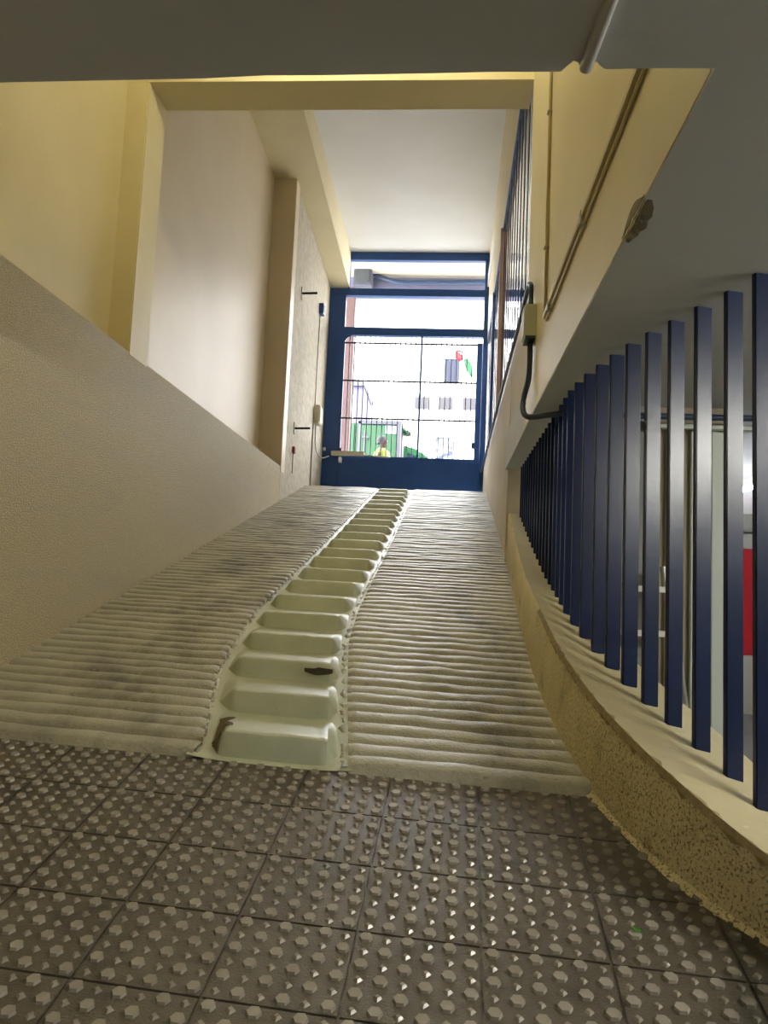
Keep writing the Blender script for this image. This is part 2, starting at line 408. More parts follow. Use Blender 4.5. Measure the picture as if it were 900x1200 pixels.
# resample the inner line to the outer's count
def resample(P, n):
    d = [0]
    for a, b in zip(P, P[1:]): d.append(d[-1]+math.hypot(b[0]-a[0], b[1]-a[1]))
    out = []
    for i in range(n):
        t = d[-1]*i/(n-1); out.append((interp(t, d, [p[0] for p in P]), interp(t, d, [p[1] for p in P])))
    return out
po = resample(outer, 80)
pi = resample(inner, 80)
rnd = random.Random(12)
top = []
for (a, b) in zip(po, pi): top.append(cz(a[1]))
def smoothlist(L, n):
    for _ in range(n): L = [L[0]]+[(L[i-1]+2*L[i]+L[i+1])/4 for i in range(1, len(L)-1)]+[L[-1]]
    return L
ox = smoothlist([p[0] for p in po], 3); oy = smoothlist([p[1] for p in po], 3); top = smoothlist(top, 3)
po = list(zip(ox, oy))
face = MB(); sill = MB(); fv = []; sv = []
for i in range(80):
    (x, y), (u, w) = po[i], pi[i]; g = min(rz(y), fz(y)) if y < 2.15 else rz(y)
    jag = rnd.uniform(-1, 1)*.004 if y < 3.2 else rnd.uniform(-1, 1)*.001
    # unit direction from outer to inner edge
    fv += [(x, y, g-.06), (x+.002, y, lerp(g, top[i], .5)), (x+.003, y, top[i]-.012), (x+.010, y+.001, top[i]+jag-.002)]
    for t in (0, .08, .3, .6, 1): sv.append((lerp(x+.010, u, t), lerp(y+.001, w, t), top[i]+(jag-.002 if t == 0 else 0)))
    sv.append((u, w, -1.0))
fs = [(i*4+j, i*4+j+1, i*4+j+5, i*4+j+4) for i in range(79) for j in range(3)]
ss = [(i*6+j, i*6+j+1, i*6+j+7, i*6+j+6) for i in range(79) for j in range(5)]
cw = thing('low_wall', 'curved low curb wall with worn cream plaster and a sloped sill under the bars', 'wall', (.6, 2.6, -.9)); cw['kind'] = 'structure'
face.add(fv, fs); autosmooth(face.build('curb_face', M['curb'], cw), 50)
sill.add(sv, ss); autosmooth(sill.build('sill', M['sill'], cw), 40)
rim = MB(); rv = []; rr = random.Random(31)
for i in range(79):
    for q in range(4):
        (x, y), (u, w) = [(lerp(a[0], b[0], q/4), lerp(a[1], b[1], q/4)) for a, b in ((po[i], po[i+1]), (pi[i], pi[i+1]))]
        if not 1.5 < y < 2.9: continue
        L_ = math.hypot(u-x, w-y); ex, ey = (u-x)/L_, (w-y)/L_; z = lerp(top[i], top[i+1], q/4)
        fade = min(1, (2.9-y)/.4)
        a_ = fade*.010*max(0, rr.gauss(0, .7)); b_ = fade*.010*max(0, rr.gauss(-.1, .7))
        rv += [(x-.0012, y, z-.0105-b_), (x+.0008, y, z-.0095), (x+.009, y+.001, z+.0018), (x+.010+ex*a_, y+ey*a_, z+.0018)]
n = len(rv)//4
o = rim.add(rv, [(4*i+j, 4*i+j+1, 4*i+j+5, 4*i+j+4) for i in range(n-1) for j in range(3)]).build('worn_rim', M['rim'], cw); o['label'] = 'bare worn brown rim of the curb'
# thin cement fillet along the curb foot
fl = []; ff = []
for i in range(80):
    x, y = po[i]; g = (fz(y) if y < 2.157-.075*x else rz(y)+.004)
    r = .014+.004*math.sin(i*.9)+random.Random(i).uniform(-.001, .001)
    fl += [(x-r, y-.003, g-.002), (x-.004, y, g+.006), (x+.003, y, g+r*.9)]
ff = [(i*3+j, i*3+j+1, i*3+j+4, i*3+j+3) for i in range(79) for j in range(2)]
MB().add(fl, ff).build('cement_fillet', M['curb'], cw, sm=True)

# ------------------------------------------------------------------ navy bars
SZ = .775
cen = [(.762,1.716),(.735,1.826),(.709,1.938),(.670,2.047),(.633,2.156),(.597,2.258),(.566,2.368),(.541,2.480),(.520,2.592),(.501,2.704),(.488,2.819),(.481,2.935)]
y = 2.935
while y < 4.72:
    y += .1166; cen.append((lerp(.481, .492, (y-2.935)/1.8), y))
words_ = ['second','third','fourth','fifth','sixth','seventh','eighth','ninth','tenth','eleventh','twelfth','thirteenth','fourteenth','fifteenth','sixteenth','seventeenth','eighteenth','nineteenth','twentieth','twenty-first','twenty-second','twenty-third','twenty-fourth','twenty-fifth','twenty-sixth','twenty-seventh','twenty-eighth','twenty-ninth','thirtieth']
def sillz(x, y):
    best = min(range(80), key=lambda i: min((lerp(po[i][0], pi[i][0], t)-x)**2+(lerp(po[i][1], pi[i][1], t)-y)**2 for t in (.3, .4, .5, .6, .7)))
    return top[best]
cen = cen[1:]
for i, (x, y) in enumerate(cen):
    a = cen[max(i-1, 0)]; b = cen[min(i+1, len(cen)-1)]
    tx, ty = b[0]-a[0], b[1]-a[1]; l = math.hypot(tx, ty); tx, ty = tx/l, ty/l; nx_, ny_ = ty, -tx
    w, d = .0078, .0235; z0 = sillz(x, y)-.008
    pts = [(x+tx*w*p+nx_*d*q, y+ty*w*p+ny_*d*q) for p, q in ((-1,-1),(1,-1),(1,1),(-1,1))]
    if (pts[1][0]-pts[0][0])*(pts[2][1]-pts[1][1])-(pts[1][1]-pts[0][1])*(pts[2][0]-pts[1][0]) < 0: pts.reverse()
    o = MB().prism(pts, z0, SZ+.004).build('fence_bar', M['navy'], bevel=.003)
    lab = 'navy steel bar on the sloped sill, nearest one at the right edge of the photo' if i == 0 else \
          ('navy steel bar on the sloped sill, farthest of the row beside the recess end' if i == len(cen)-1 else
           'navy steel bar on the sloped sill, %s counted from the right edge of the photo' % words_[i-1])
    tag(o, lab, 'bar', 'navy bars on the sloped sill')

# ------------------------------------------------------------------ ceilings
ed = [(-1.9,1.135),(-.9,1.112),(-.40,1.103)]
rnd = random.Random(21)
for x in [-.3,-.2,-.1,0,.06,.12,.150]: ed.append((x, 1.098-.012*(x+.3)+rnd.uniform(-.0015, .0015)))
ed += [(.158,1.080),(.165,1.070),(.172,1.074),(.176,1.082),(.186,1.086),(.194,1.076),(.199,1.072),(.206,1.082),(.214,1.089),(.30,1.088),(.372,1.089)]
rnd = random.Random(4)
side = [(.372,1.30),(.371,1.47),(.375,1.48),(.381,1.50),(.378,1.53),(.383,1.56),(.379,1.60),(.384,1.63),(.374,1.65),(.371,1.70),(.372,2.5),(.371,3.2),(.372,3.66),(.384,4.93),(.47,4.95)]
out = ed+side+[(.47,7.2),(4.7,7.2),(4.7,-3.1),(-1.9,-3.1)]
out = out[::-1]
struct(MB().prism(out, SZ, 1.0).build('ceiling_slab', M['slab']), 'low dark grey garage ceiling slab with a chipped edge', 'ceiling')
# broken plaster lump where the slab edge is chipped
rnd = random.Random(9); vs = []; fs = []
for i in range(12):
    y = 1.47+.19*i/11; w = .004+.020*math.sin(math.pi*i/11)*rnd.uniform(.6, 1.2)
    vs += [(.368, y, SZ+.030*math.sin(math.pi*i/11)+.004), (.3695+rnd.uniform(-.002, .001), y, SZ+.010), (.376, y, SZ-.002+rnd.uniform(0, .003)), (.380+w, y, SZ-.0015)]
fs = [(i*4+j, i*4+j+1, i*4+j+5, i*4+j+4) for i in range(11) for j in range(3)]
tag(MB().add(vs, fs).build('broken_plaster', M['plastered'], bevel=0), 'patch of broken plaster on the edge of the dark soffit', 'plaster')
tag(MB().tube([(.22, -.6, SZ-.008), (.194, .9, SZ-.008), (.183, 1.075, SZ-.008)], .0095, 12).build('conduit', M['greypipe'], sm=True),
    'grey pipe on the dark slab above, ending at its edge', 'pipe')
struct(MB().box(-1.35, .50, 3.88, 9.78, 4.376, 4.62).build('ceiling', M['white']), 'pale high ceiling over the upper ramp', 'ceiling')
struct(MB().box(-1.95, .60, 1.10, 3.64, 2.86, 3.1).build('ceiling_landing', M['cream']), 'cream ceiling above the slab opening', 'ceiling')
struct(MB().box(-1.80, .372, 3.64, 3.88, 2.54, 4.62).build('crossbeam', M['cream']), 'cream concrete beam across the ramp', 'beam')
struct(MB().prism([(-1.9,3.88),(-1.35,3.88),(-1.35,9.78),(-1.9,9.78)], lambda x, y: 4.48-.06*y if y < 5 else 3.885, 4.62).build('beam_left', M['cream']),
       'cream concrete beam along the top of the left wall', 'beam')
struct(MB().box(-2.6, 5.2, -3.4, 9.78, 4.62, 5.0).build('roof', M['slab']), 'roof slab over the building', 'roof')

# ------------------------------------------------------------------ left wall
struct(MB().prism([(-1.9,-3.1),(-1.6,-3.1),(-1.6,7.3),(-1.9,7.3)], lambda x, y: -1.1, 1.112).build('wall_left', M['dado'], bevel=.006), 'stippled beige lower left wall', 'wall')
struct(MB().box(-1.95, -1.715, 1.10, 3.66, 1.0, 2.9).build('wall_left_recess', M['cream']), 'smooth yellow wall above the stippled one', 'wall')
struct(MB().box(-1.80, -1.598, 3.64, 3.88, 1.09, 2.545).build('column_left', M['cream'], bevel=.008), 'cream column on the left wall under the beam', 'column')
struct(MB().box(-2.0, -1.825, 3.86, 7.32, 1.0, 4.4).build('wall_left_panel', M['cream2']), 'glossy pale wall panel between column and pilaster', 'wall')
struct(MB().box(-1.9, -1.60, 7.30, 9.80, .7, 4.2).build('wall_left_gate', M['rough']), 'rough plastered left wall next to the gate', 'wall')
struct(MB().box(-1.9, -1.594, 7.285, 7.46, 1.05, 4.16).build('pilaster_left', M['cream2'], bevel=.008), 'cream pilaster edge beside the rough wall', 'pilaster')

# ------------------------------------------------------------------ right wall
def wx(y): return lerp(.388, .478, (y-3.65)/6.1)
struct(MB().box(.370, .60, 1.10, 3.66, SZ+.002, 2.9).build('wall_right', M['cream'], bevel=.004), 'cream right wall above the dark soffit', 'wall')
def slabwall(y0, y1, zb, zt, t=.05):
    return MB().prism([(wx(y0), y0), (wx(y0)+t, y0), (wx(y1)+t, y1), (wx(y1), y1)], zb, zt)
struct(slabwall(3.66, 4.93, SZ+.002, 1.50, .12).build('wall_right_sill', M['lower']), 'plain wall under the barred window', 'wall')
lw = MB(); ys = [4.92+i*4.88/24 for i in range(25)]; vs = []
for y in ys:
    for t_ in (0, .25, .5, .75, 1): vs.append((lerp(curbx(y), wx(y), smooth(t_)), y, lerp(rz(y)-.1, 1.50, t_)))
    vs.append((wx(y)+.12, y, 1.50))
fs = [(i*6+j, i*6+j+1, i*6+j+7, i*6+j+6) for i in range(24) for j in range(5)]
vs += [(.391, 4.921, .0), (.66, 4.921, .0), (.66, 4.921, 1.50), (.407, 4.921, 1.50), (.400, 4.921, .78)]; n = len(vs); fs += [(n-5, n-4, n-3, n-2, n-1)]
struct(autosmooth(lw.add(vs, fs).build('wall_right_lower', M['lower']), 40), 'cream lower right wall running up to the gate', 'wall')
struct(slabwall(3.66, 9.80, 3.20, 4.62, .06).build('wall_right_upper', M['cream']), 'cream strip of wall above the barred window', 'wall')

# barred window screen in the right wall
win = thing('window_1', 'tall glazed screen of dark vertical bars in the right wall beside the gate', 'window', (.43, 6.7, 1.5)); win['kind'] = 'structure'
slabwall(3.66, 9.74, 1.50, 1.545, .03).build('window_frame', M['navygate'], win)
slabwall(3.66, 9.74, 3.165, 3.20, .03).build('window_frame', M['navygate'], win)
n = 24
for i in range(n+1):
    y = lerp(3.70, 9.70, i/n); x = wx(y)+.012
    MB().tube([(x, y, 1.54), (x, y, 3.17)], .0042, 8).build('window_bar', M['dark'], win)
g = MB().quad((wx(3.66)+.028, 3.66, 1.545), (wx(9.74)+.028, 9.74, 1.545), (wx(9.74)+.028, 9.74, 3.165), (wx(3.66)+.028, 3.66, 3.165)).build('pane', M['glass'], win)
x = wx(6.6); MB().box(x-.018, x+.03, 6.59, 6.64, 1.51, 3.20).build('mullion', M['brown'], win, bevel=.004)
x = wx(8.1); MB().box(x-.012, x+.02, 8.08, 8.13, 1.51, 3.20).build('mullion', M['navygate'], win, bevel=.004)
# lobby on the far side of the screen
lb = thing('lobby', 'pale entrance lobby seen through the barred window', 'lobby', (1.0, 6.7, 1.4)); lb['kind'] = 'structure'
MB().box(1.55, 1.65, 3.6, 9.8, 1.3, 4.4).build('lobby_wall', M['white'], lb)
MB().box(.56, 1.65, 3.5, 3.6, 1.3, 4.4).build('lobby_wall', M['white'], lb)
MB().box(.52, 1.65, 3.6, 9.8, 1.38, 1.49).build('lobby_floor', M['white'], lb)
MB().box(.46, 1.65, 3.6, 9.8, 3.92, 4.1).build('lobby_ceiling', M['white'], lb)
for z0, z1 in ((3.79, 3.88), (3.24, 3.35), (1.5, 1.6)): MB().box(.56, 1.55, 9.70, 9.76, z0, z1).build('lobby_frame', M['navygate'], lb)
for x in (.9, 1.25): MB().box(x-.02, x+.02, 9.70, 9.76, 1.5, 3.9).build('lobby_frame', M['navygate'], lb)

# ------------------------------------------------------------------ conduits and boxes on the right wall
X = .362
t = thing('cable_trunking', 'slanting cream cable trunking along the right wall with two strands', 'trunking', (X, 2, 1.05))
MB().box(.353, .3705, 1.05, 2.92, 1.052, 1.070).build('trunking', M['trunk'], t, bevel=.002)
MB().tube([(.364, 1.05, 1.040), (.364, 2.90, 1.040)], .0045, 8).build('cable', M['trunk'], t, sm=True)
for y in (2.11, 2.78): MB().box(.351, .3705, y-.012, y+.012, 1.034, 1.073).build('clip', M['greypipe'], t)
t = thing('vertical_conduit', 'thin cream conduit running straight up the right wall', 'conduit', (X, 2.93, 1.06))
MB().tube([(.363, 2.925, 1.055), (.363, 2.925, 2.86)], .0065, 10).build('pipe', M['trunk'], t, sm=True)
for z in (1.34, 1.9, 2.45): MB().box(.352, .3705, 2.912, 2.938, z-.003, z+.003).build('clip', M['greypipe'], t)
t = thing('junction_box', 'grey green junction box on the right wall above the soffit', 'junction box', (.352, 3.36, 1.10))
MB().box(.320, .3705, 3.27, 3.385, 1.10, 1.245).build('body', M['box'], t, bevel=.004)
MB().box(.316, .322, 3.276, 3.379, 1.106, 1.239).build('cover', M['box'], t, bevel=.003)
MB().box(.323, .366, 3.266, 3.385, 1.093, 1.103).build('gland_plate', M['pipe'], t)
def arc(p): # Catmull-Rom through control points
    out = []
    q = [p[0]]+p+[p[-1]]
    for i in range(1, len(q)-2):
        for s in range(8):
            u = s/8; a, b, c, d = (Vector(v) for v in q[i-1:i+3])
            out.append(tuple(.5*((2*b)+(c-a)*u+(2*a-5*b+4*c-d)*u*u+(3*b-a-3*c+d)*u**3)))
    out.append(p[-1]); return out
tag(MB().tube(arc([(.350, 3.33, 1.24), (.350, 3.33, 1.31), (.350, 3.335, 1.355), (.350, 3.40, 1.385), (.350, 3.50, 1.395), (.362, 4.2, 1.405), (.388, 6.0, 1.425), (.425, 8.2, 1.45), (.445, 9.6, 1.47)]), .0105, 10).build('cable_pipe', M['pipe'], sm=True),
    'dark blue pipe hooking from the top of the junction box along the window bottom', 'pipe')
tag(MB().tube(arc([(.350, 3.33, 1.10), (.352, 3.34, 1.0), (.350, 3.36, .93), (.336, 3.38, .86), (.330, 3.36, .80), (.342, 3.33, .762), (.375, 3.28, .748), (.44, 3.20, .742), (.52, 3.10, .728), (.60, 3.03, .71), (.75, 3.0, .70), (1.0, 3.0, .70), (1.5, 2.99, .70), (2.2, 2.97, .70)]), .0125, 10).build('cable_pipe', M['pipe'], sm=True),
    'dark blue pipe curving from under the junction box and behind the navy bars', 'pipe')

# ------------------------------------------------------------------ gate
G = 9.75
gf = thing('gate_portal', 'navy blue steel portal frame around the gate with open transoms', 'portal', (-.55, G, 1.09))
MB().box(-1.60, -1.385, G-.03, G+.05, 1.09, 3.80).build('post', M['navygate'], gf, bevel=.006)
MB().box(.425, .490, G-.03, G+.05, 1.09, 4.30).build('post', M['navygate'], gf, bevel=.006)
MB().box(-1.365, -1.345, G-.02, G+.03, 3.87, 4.28).build('post', M['navygate'], gf)
MB().box(-1.36, .49, G-.03, G+.05, 4.268, 4.378).build('rail', M['navygate'], gf, bevel=.004)
MB().box(-1.60, .49, G-.035, G+.05, 3.78, 3.875).build('rail', M['navygate'], gf, bevel=.004)
MB().box(-1.40, .49, G-.035, G+.05, 3.245, 3.35).build('rail', M['navygate'], gf, bevel=.004)
for z in (1.22, 1.72): MB().tube([(-1.572, G-.04, z-.02), (-1.572, G-.04, z+.02)], .018, 10).build('hinge', M['metal'], gf)
gt = thing('vehicle_gate', 'navy gate with thin vertical bars above a solid bottom panel', 'gate', (-.5, G, 1.1))
MB().box(-1.3845, .4245, G-.015, G+.02, 1.10, 1.625).build('bottom_panel', M['navygate'], gt, bevel=.005)
MB().box(-1.385, .424, G-.022, G+.026, 1.60, 1.645).build('rail', M['navygate'], gt, bevel=.003)
MB().box(-1.385, -1.372, G-.02, G+.02, 1.64, 3.23).build('stile', M['navygate'], gt)
MB().box(.352, .422, G-.025, G+.025, 1.64, 3.165).build('stile', M['navygate'], gt, bevel=.004)
MB().box(-.378, -.352, G-.03, G+.025, 1.60, 3.24).build('stile', M['navygate'], gt)
for z in (3.142, 2.638, 2.139): MB().box(-1.375, .355, G-.020, G-.008, z-.010, z+.010).build('cross_bar', M['dark'], gt)
x = -1.375+.0667
while x < .33:
    if abs(x+.365) > .02: MB().tube([(x, G, 1.64), (x, G, 3.235)], .0075, 6).build('upright_bar', M['gatebar'], gt)
    x += .0667
# curved gusset in the upper hinge corner
q = [(-1.385, 3.245)]+[(-1.385+.13*(1-math.sin(a)), 3.245-.13*(1-math.cos(a))) for a in [math.pi/2*i/8 for i in range(9)]]
vs = [(x, G-.012, z) for x, z in q]+[(x, G+.012, z) for x, z in q]; n = len(q)
MB().add(vs, [tuple(range(n)), tuple(range(2*n-1, n-1, -1))]+[(i, n+i, n+(i+1) % n, (i+1) % n) for i in range(n)]).build('corner_gusset', M['navygate'], gt)
lk = MB().box(.318, .392, G-.045, G+.03, 1.785, 1.86).build('lock_box', M['navygate'], gt, bevel=.004)
MB().box(.330, .345, G-.075, G-.045, 1.80, 1.83).build('lock_handle', M['dark'], lk)
op = thing('gate_opener', 'pale swing gate opener arm across the left end of the bottom panel', 'gate opener', (-1.25, G-.08, 1.6))
MB().box(-1.47, -1.045, G-.105, G-.045, 1.632, 1.69).build('housing', M['beige'], op, bevel=.006)
MB().tube([(-1.05, G-.075, 1.645), (-.72, G-.05, 1.632)], .012, 8).build('piston', M['metal'], op)
MB().box(-1.372, -1.335, G-.09, G-.02, 1.545, 1.615).build('bracket', M['litter'], op, bevel=.004)
MB().box(-1.375, -1.34, G-.07, G-.02, 1.69, 1.735).build('bracket', M['dark'], op)

# ------------------------------------------------------------------ things on the rough left wall
def peg(y, z, lab):
    o = thing('wall_peg', lab, 'peg', (-1.59, y, z), 'dark pegs on the rough wall')
    MB().box(-1.602, -1.592, y-.03, y+.03, z-.06, z+.06).build('plate', M['rough'], o)
    MB().tube([(-1.595, y, z), (-1.43, y, z+.006)], .012, 8).build('rod', M['dark'], o)
peg(7.85, 3.065, 'upper dark metal peg sticking out of the rough wall')
peg(7.85, 1.60, 'lower dark metal peg sticking out of the rough wall')
o = thing('sensor', 'small dark blue sensor high on the rough wall by the gate', 'sensor', (-1.58, 9.0, 3.26))
MB().box(-1.60, -1.545, 8.95, 9.06, 3.25, 3.38).build('body', M['navygate'], o, bevel=.006); MB().box(-1.548, -1.542, 8.97, 9.04, 3.28, 3.36).build('lens', M['dark'], o)
o = thing('control_box', 'beige control box low on the rough wall by the gate post', 'control box', (-1.57, 9.05, 1.93))
MB().box(-1.60, -1.525, 8.95, 9.16, 1.90, 2.12).build('body', M['beige'], o, bevel=.012); MB().box(-1.53, -1.518, 8.97, 9.14, 1.92, 2.10).build('cover', M['beige'], o, bevel=.004)
tag(MB().tube([(-1.592, 8.98, 2.12), (-1.592, 8.98, 2.6), (-1.592, 9.0, 3.25)], .0045, 6).build('cable', M['dark'], sm=True), 'thin dark cable joining the sensor to the control box', 'cable')
tag(MB().tube([(-1.590, 8.93, 1.10), (-1.590, 8.93, 1.7), (-1.590, 8.96, 1.90)], .009, 8).build('conduit', M['greypipe'], sm=True), 'grey conduit from the floor up to the control box', 'conduit')
tag(MB().tube(arc([(-1.59, 9.1, 1.90), (-1.588, 9.12, 1.66), (-1.575, 9.25, 1.57), (-1.55, 9.45, 1.56), (-1.50, 9.66, 1.62)]), .008, 8).build('cable', M['greypipe'], sm=True), 'slack cable from the control box to the gate opener', 'cable')
o = thing('push_button', 'small red push button on a thin rod on the rough wall', 'push button', (-1.59, 7.85, 1.1))
MB().box(-1.60, -1.57, 7.80, 7.88, 1.33, 1.40).build('button', M['redplastic'], o, bevel=.01); MB().tube([(-1.594, 7.84, 1.12), (-1.594, 7.84, 1.34)], .004, 6).build('rod', M['dark'], o)

# ------------------------------------------------------------------ garage behind the bars
struct(MB().box(.50, 4.7, -3.1, 7.2, -1.05, -.982).build('floor_garage', M['asphalt']), 'dark garage floor beyond the bars', 'floor')
rw = thing('wall_garage', 'grey garage wall with a red painted band', 'wall', (2.9, 7.05, -.98)); rw['kind'] = 'structure'
MB().box(1.0, 4.7, 7.05, 7.2, -.98, SZ).build('grey_wall', M['garage'], rw)
MB().box(1.0, 4.7, 7.044, 7.052, -.47, .465).build('red_band', M['red'], rw)
MB().box(1.0, 4.7, 7.03, 7.052, .60, .615).build('wall_rail', M['dark'], rw)
struct(MB().box(4.6, 4.7, -3.1, 7.2, -.98, SZ).build('wall_garage_right', M['garage']), 'grey side wall of the garage', 'wall')
struct(MB().box(-1.9, 4.7, -3.2, -3.1, -.98, SZ).build('wall_back', M['garage']), 'grey wall behind the viewer', 'wall')
st = thing('wall_stair', 'taupe wall with pale door trim behind the bars', 'wall', (.9, 3.2, -.98)); st['kind'] = 'structure'
MB().box(.62, 1.12, 3.16, 3.30, -.98, SZ).build('taupe_wall', M['garagebrown'], st)
MB().box(.62, .80, 3.15, 3.162, -.98, SZ).build('grey_panel', M['garage'], st)
for x0, x1, d in ((.89, .915, .02), (.985, 1.01, .02), (1.062, 1.085, .03), (1.085, 1.125, .018)): MB().box(x0, x1, 3.16-d, 3.165, -.98, .675).build('trim', M['panel'], st, bevel=.003)
MB().box(1.06, 1.125, 3.16, 4.2, -.98, .675).build('trim', M['panel'], st)
MB().box(.82, 2.2, 3.08, 3.11, .672, .690).build('trim', M['panel'], st)
hr = thing('handrail', 'pale metal handrail with a slanting stringer behind the bars', 'handrail', (.8, 3.05, -.6))
MB().box(.70, .905, 3.05, 3.075, -.150, -.128).build('rail', M['litter'], hr); MB().box(.70, .885, 3.05, 3.075, .020, .042).build('rail', M['litter'], hr)
MB().tube([(.855, 3.06, .12), (.955, 3.06, -.62)], .012, 8).build('stringer', M['metal'], hr)
MB().tube([(.875, 3.06, .12), (.975, 3.06, -.62)], .008, 8).build('stringer', M['metal'], hr)
for x in (.72,): MB().tube([(x, 3.06, -.98), (x, 3.06, .06)], .010, 8).build('post', M['metal'], hr)
def batten(name, x0, x1, y0, y1, z, m, label, grp):
    o = thing(name, label, 'lamp', ((x0+x1)/2, (y0+y1)/2, z), grp)
    MB().box(x0, x1, y0, y1, z+.012, z+.055).build('housing', M['white'], o, bevel=.004)
    if y1-y0 > x1-x0: xm = (x0+x1)/2; MB().tube([(xm, y0+.02, z), (xm, y1-.02, z)], .011, 10).build('tube', m, o, sm=True)
    else: ym = (y0+y1)/2; MB().tube([(x0+.02, ym, z), (x1-.02, ym, z)], .011, 10).build('tube', m, o, sm=True)
    return o
batten('ceiling_lamp', 1.89, 1.97, 4.6, 5.5, SZ-.060, M['tube'], 'lit fluorescent tube under the garage ceiling seen between the two nearest bars', 'fluorescent tubes in the garage')
batten('ceiling_lamp', 2.2, 2.28, .6, 1.8, SZ-.060, M['fillstrong'], 'added unseen fill tube over the garage floor right of the bars', 'fluorescent tubes in the garage')  # unseen tube added to brighten the left wall and the ramp
batten('ceiling_lamp', .0, .08, -1.5, -.6, SZ-.060, M['filldim'], 'added fill tube under the slab behind the viewer', 'fluorescent tubes in the garage')  # unseen tube added as fill for floor, soffit and left wall
batten('ceiling_lamp', -1.2, -.3, 3.0, 3.08, 2.80, M['tubewarm'], 'warm fluorescent tube over the slab opening above the left wall', 'warm tubes above the opening')

batten('ceiling_lamp', -.25, .2, 3.0, 3.08, 2.80, M['tubewarm'], 'warm fluorescent tube over the slab opening above the right wall', 'warm tubes above the opening')
for yy, w_ in ((7.0, 'nearer'), (8.4, 'farther')): batten('ceiling_lamp', .95, 1.03, yy, yy+1.0, 3.86, M['fillwhite'], 'white fill tube added on the lobby ceiling behind the barred window, the %s one' % w_, 'added white tubes in the lobby')  # both tubes added to brighten the wall panel opposite the screen

# ------------------------------------------------------------------ outside
struct(MB().box(-14, 14, 10.0, 40, .95, 1.09).build('street', M['street']), 'bright street paving outside the gate', 'street')
po_ = thing('portico', 'cream portico ceiling and beam just outside the gate', 'portico', (-.5, 10.6, 4.3)); po_['kind'] = 'structure'
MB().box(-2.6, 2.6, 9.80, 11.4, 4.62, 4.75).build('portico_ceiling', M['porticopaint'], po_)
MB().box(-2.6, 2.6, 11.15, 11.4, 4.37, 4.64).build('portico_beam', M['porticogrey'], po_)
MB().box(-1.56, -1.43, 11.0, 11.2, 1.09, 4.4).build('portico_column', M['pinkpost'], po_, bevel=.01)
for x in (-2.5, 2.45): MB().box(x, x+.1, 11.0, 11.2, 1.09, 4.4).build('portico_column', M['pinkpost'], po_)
ac = thing('air_conditioner', 'grey air conditioner box under the portico ceiling at upper left', 'air conditioner', (-1.3, 11.0, 4.38))
MB().box(-1.45, -1.185, 10.85, 11.1, 4.39, 4.66).build('casing', M['acgrey'], ac, bevel=.01)
MB().box(-1.42, -1.22, 10.84, 10.855, 4.42, 4.62).build('grille', M['steelgrey'], ac)
tag(MB().tube(arc([(-1.185, 11.05, 4.63), (-1.0, 11.05, 4.56), (-.76, 11.05, 4.51), (-.38, 11.06, 4.515), (0, 11.06, 4.52), (.5, 11.06, 4.53), (1.5, 11.06, 4.53)]), .035, 10).build('drain_pipe', M['pipe'], sm=True), 'blue grey pipe sagging from the air conditioner along the portico beam', 'pipe')
# white building across the street
bd = thing('building', 'sunlit white building across the street with three small windows', 'building', (0, 23, 1.1))
MB().box(-9, 9, 22, 26, 1.0, 8.2).build('wall', M['facade'], bd)
MB().box(-9.1, 9.1, 21.85, 26.1, 8.2, 8.45).build('parapet', M['facade'], bd)
for x0 in (-.972, -.272, .42):
    w = MB().box(x0, x0+.42, 21.95, 22.02, 5.16, 5.52).build('window', M['winframe'], bd)
    MB().box(x0+.03, x0+.20, 21.94, 21.955, 5.19, 5.49).build('pane', M['winpane'], w); MB().box(x0+.22, x0+.39, 21.94, 21.955, 5.19, 5.49).build('pane', M['winpane'], w)
sh = thing('shutter', 'dark blue boarded shutter hanging on the white building', 'shutter', (.08, 21.9, 5.95))
for i in range(3): MB().box(-.143+i*.149, -.143+i*.149+.146, 21.86, 21.98, 5.955, 6.635).build('board', M['shutter'], sh, bevel=.006)
MB().box(-.15, .31, 21.85, 21.87, 6.60, 6.64).build('rail', M['shutter'], sh)
ps = thing('poster', 'pale poster with blue blotches in a blue frame on the white building', 'poster', (-.06, 21.95, 3.66))
MB().box(-.306, .185, 21.93, 21.995, 3.5, 4.325).build('frame', M['winpane'], ps); MB().box(-.28, .16, 21.92, 21.935, 3.53, 4.29).build('sheet', M['poster'], ps)
# cloth caught on a cable
fg = thing('flag', 'torn red and green flag caught on a cable near the blue shutter', 'flag', (.4, 20, 5.6))
def cloth(pts, m, name):
    vs = []; n = len(pts)
    for i, (x, z, w) in enumerate(pts):
        for q, dy in ((-1, .03), (-.3, -.05), (.3, .05), (1, -.03)):
            vs.append((x+w*q, 20+dy*math.sin(i*1.7+q), z+.3*w*q))
    f = [(i*4+j, i*4+j+1, i*4+j+5, i*4+j+4) for i in range(n-1) for j in range(3)]
    o = MB().add(vs, f).build(name, m, fg, sm=True); s = o.modifiers.new('thick', 'SOLIDIFY'); s.thickness = .012
cloth([(.20, 6.30, .06), (.24, 6.22, .10), (.25, 6.12, .09), (.30, 6.02, .06)], M['flagred'], 'red_cloth')
cloth([(.26, 6.27, .05), (.36, 6.22, .06), (.42, 6.10, .05)], M['brown'], 'frayed_band')
cloth([(.42, 6.08, .05), (.49, 5.92, .08), (.55, 5.76, .07), (.61, 5.58, .02)], M['flaggreen'], 'green_cloth')
tag(MB().tube(arc([(.34, 20.02, 6.18), (.55, 20.02, 6.02), (.68, 20.02, 5.98), (.85, 20.02, 5.86), (1.1, 20.02, 5.86), (1.6, 20.02, 5.95), (3.2, 20.3, 6.2), (6, 21.0, 6.6)]), .012, 6).build('cable', M['brown'], sm=True), 'thin cable strung across the street holding the torn flag', 'cable')
